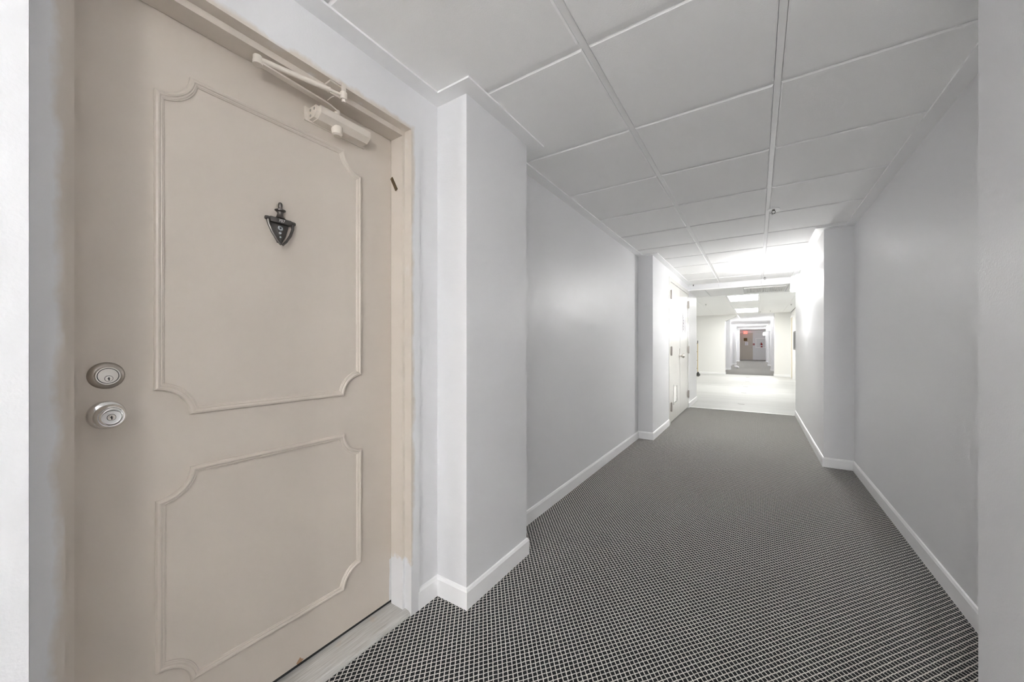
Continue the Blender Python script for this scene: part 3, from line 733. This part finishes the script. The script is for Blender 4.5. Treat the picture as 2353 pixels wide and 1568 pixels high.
# knocker
kc = onx(640, 500, D); yk = .598; zbar = (onx(612, 500, D).z + onx(671, 516, D).z) / 2 - .004
ztop = onx(640, 466, D).z; zbot = onx(640, 562, D).z
kn = MB(); kn.prism([(yk - .028, zbar - .006), (yk + .028, zbar - .006), (yk + .018, zbar - .045), (yk + .006, zbot + .004), (yk - .006, zbot + .004), (yk - .018, zbar - .045)], D, D + .006, 'x')
kno = kn.build('door_knocker', 'pewter', d1)
MB().bbox(D, D + .016, yk - .0325, yk + .0325, zbar - .0075, zbar + .0095, .002, 2).build('knocker_bar', 'pewter', kno)
zz0 = zbar + .009; hh = ztop - zz0
MB().lathe([(.016, 0), (.011, hh * .12), (.0085, hh * .30), (.010, hh * .40), (.0155, hh * .47), (.0160, hh * .52), (.0075, hh * .57), (.0058, hh * .66), (.0066, hh * .72), (.0068, hh * .86), (.0045, hh * .96), (.0005, hh)], (D + .008, yk, zz0), 'z', 24).build('finial', 'pewter', kno)
ba = MB()
for s_ in (-1, 1):
    pts = [(D + .010, yk + s_ * .0385, zbar + .002), (D + .014, yk + s_ * .036, zbar - .018), (D + .017, yk + s_ * .027, zbar - .042), (D + .019, yk + s_ * .013, zbot + .008), (D + .019, yk + s_ * .002, zbot - .004)]
    ba.tube(pts, .0044, 10, [1.1, 1.0, 1.0, .95, .9])
    ba.lathe([(.0055, -.007), (.0068, -.004), (.0068, .004), (.0055, .007)], (D + .010, yk + s_ * .0385, zbar + .002), 'y', 14)
ba.build('knocker_bail', 'pewter', kno)
vw = MB().lathe([(.0085, 0), (.0085, .003), (.0060, .0042), (.0056, .0026), (.0005, .0024)], (D + .006, yk + .001, zbar - .021), 'x', 24).build('peephole', 'lens', kno)
MB().lathe([(.0025, 0), (.0020, .0008)], (D + .0084, yk + .001, zbar - .021), 'x', 16).build('peephole_lens', 'key_dark', vw)
for zz, rr in ((zbar - .036, .0050), (zbar - .050, .0038)):
    MB().lathe([(rr, 0), (rr * .8, .0015), (.0004, .0022)], (D + .006, yk + .001, zz), 'x', 16).build('bright_dot', 'lens', kno)  # two small bright domes below the peephole
text_mesh('707', .0135, 'door_number', 'engraved', kno, (D + .0163, yk + .001, zbar + .0008), (math.pi / 2, 0, math.pi / 2), .0002)
# old brass latch plate on the jamb
p1, p2 = ony(900.5, 410, SY1), ony(912, 437, SY1)
dv = (p2 - p1).normalized(); nv = Vector((-dv.z, 0, dv.x)) * .0065
quad = [p1 + nv, p1 - nv, p2 - nv, p2 + nv]
lt = MB(); n4 = [Vector((q.x, q.y, q.z)) for q in quad]
vs = [tuple(q) for q in n4] + [(q.x, q.y - .004, q.z) for q in n4]
lt.add(vs, [(0, 1, 2, 3), (7, 6, 5, 4), (0, 4, 5, 1), (1, 5, 6, 2), (2, 6, 7, 3), (3, 7, 4, 0)])
lto = lt.build('latch_plate', 'brass_old', d1)
MB().lathe([(.0045, 0), (.0045, .003), (.0025, .006), (.0004, .0065)], (p2.x, SY1 - .004, p2.z), 'y', 12, -1).build('latch_screw', 'brass_old', lto)
MB().lathe([(.0055, 0), (.0055, .002), (.0004, .003)], (p1.x + .004, SY1 - .004, p1.z - .006), 'y', 12, -1).build('latch_screw', 'brass_old', lto)
# closer
y0, y1 = .684, .898
z_t, z_b = onx(700, 246, D).z, onx(700, 275, D).z
cs = MB(); cs.prism([(D + .0005, z_b), (D + .0005, z_t + .002), (D + .058, z_t), (D + .062, z_t - .003), (D + .062, z_t - .027), (D + .040, z_b + .001)], y0 + .02, y1, 'y')
cso = cs.build('door_closer', 'closer_paint', d1)
MB().box(D + .0005, D + .006, y0 - .006, y1 + .012, z_b - .002, z_t + .001).build('closer_plate', 'closer_paint', cso)
MB().prism([(D + .006, z_b + .003), (D + .006, z_t - .001), (D + .050, z_t - .002), (D + .054, z_t - .024), (D + .036, z_b + .004)], y0 + .008, y0 + .0205, 'y').build('closer_cap', 'closer_paint', cso)
for (xx, zz) in ((D + .016, z_t - .011), (D + .016, z_b + .014), (D + .040, z_t - .012)):
    MB().lathe([(.0048, 0), (.0048, .001), (.002, .0015)], (xx, y0 + .008, zz), 'y', 14, -1).build('screw', 'steel_bits', cso)
for zz in (z_t - .013, z_b + .013):
    MB().lathe([(.0055, 0), (.0055, .0012), (.002, .0016)], (D + .006, y0 - .0, zz), 'x', 14).build('screw', 'closer_paint', cso)
cy_ = .777
MB().lathe([(.019, 0), (.0195, -.012), (.0175, -.026), (.012, -.031)], (D + .036, cy_, z_b + .008), 'z', 28).build('valve_cap', 'closer_paint', cso)
zs = z_t + .001
spn = Vector((D + .040, cy_ - .002, zs)); elb = onz(592, 141, zs + .022); brk = onz(789.6, 222, SZ - .022)
MB().lathe([(.011, -.002), (.011, .018), (.008, .022)], spn, 'z', 16).build('spindle', 'closer_paint', cso)
ar = MB()
aa = Vector((spn.x, spn.y, zs + .012)); bb = Vector((elb.x, elb.y, elb.z - .006))
dirv = (bb - aa).normalized(); sd = Vector((-dirv.y, dirv.x, 0)).normalized() * .010
path = [aa, aa + (bb - aa) * .12 + Vector((0, 0, .006)), aa + (bb - aa) * .2 + Vector((0, 0, .007)), bb]
vs = []; 
for q in path:
    vs += [tuple(q + sd), tuple(q - sd), tuple(q - sd + Vector((0, 0, .0055))), tuple(q + sd + Vector((0, 0, .0055)))]
fs = []
for i in range(3):
    for k in range(4): fs.append((i * 4 + k, i * 4 + (k + 1) % 4, (i + 1) * 4 + (k + 1) % 4, (i + 1) * 4 + k))
fs += [(0, 1, 2, 3), (12, 13, 14, 15)]
ar.add(vs, fs); ar.lathe([(.013, -.004), (.0135, .004), (.0135, .006), (.011, .008)], bb, 'z', 20)
ar.build('main_arm', 'closer_paint', cso)
rd = MB(); e2 = Vector((elb.x, elb.y, elb.z + .008)); b2_ = Vector((brk.x, brk.y, SZ - .020))
mid = e2 + (b2_ - e2) * .80
rd.tube([e2 + (b2_ - e2) * .03, mid], .0078, 14); rd.tube([mid, mid + (b2_ - e2) * .02], .0088, 14); rd.tube([mid, b2_], .0050, 12)
rd.lathe([(.012, -.008), (.0125, 0), (.0125, .006), (.010, .009)], e2, 'z', 20)
rd.build('forearm_rod', 'closer_paint', cso)
sh = MB(); sh.lathe([(.010, -.012), (.0115, -.008), (.0115, .010), (.009, .012)], b2_, 'z', 20)
sh.lathe([(.006, -.022), (.0065, -.013)], b2_, 'z', 14)
sh.box(b2_.x - .004, b2_.x + .004, b2_.y - .006, b2_.y + .006, b2_.z + .01, FZ1)
sh.bbox(XS + .003, XF - .002, b2_.y - .04, b2_.y + .025, FZ1 - .006, FZ1 - .0002, .002, 1)
sh.build('frame_shoe', 'closer_paint', cso)
MB().tube([onx(752, 231, -1.25), onx(762, 223, -1.24), onx(775, 219, -1.23)], .0014, 6).build('loose_wire', 'closer_paint', cso)
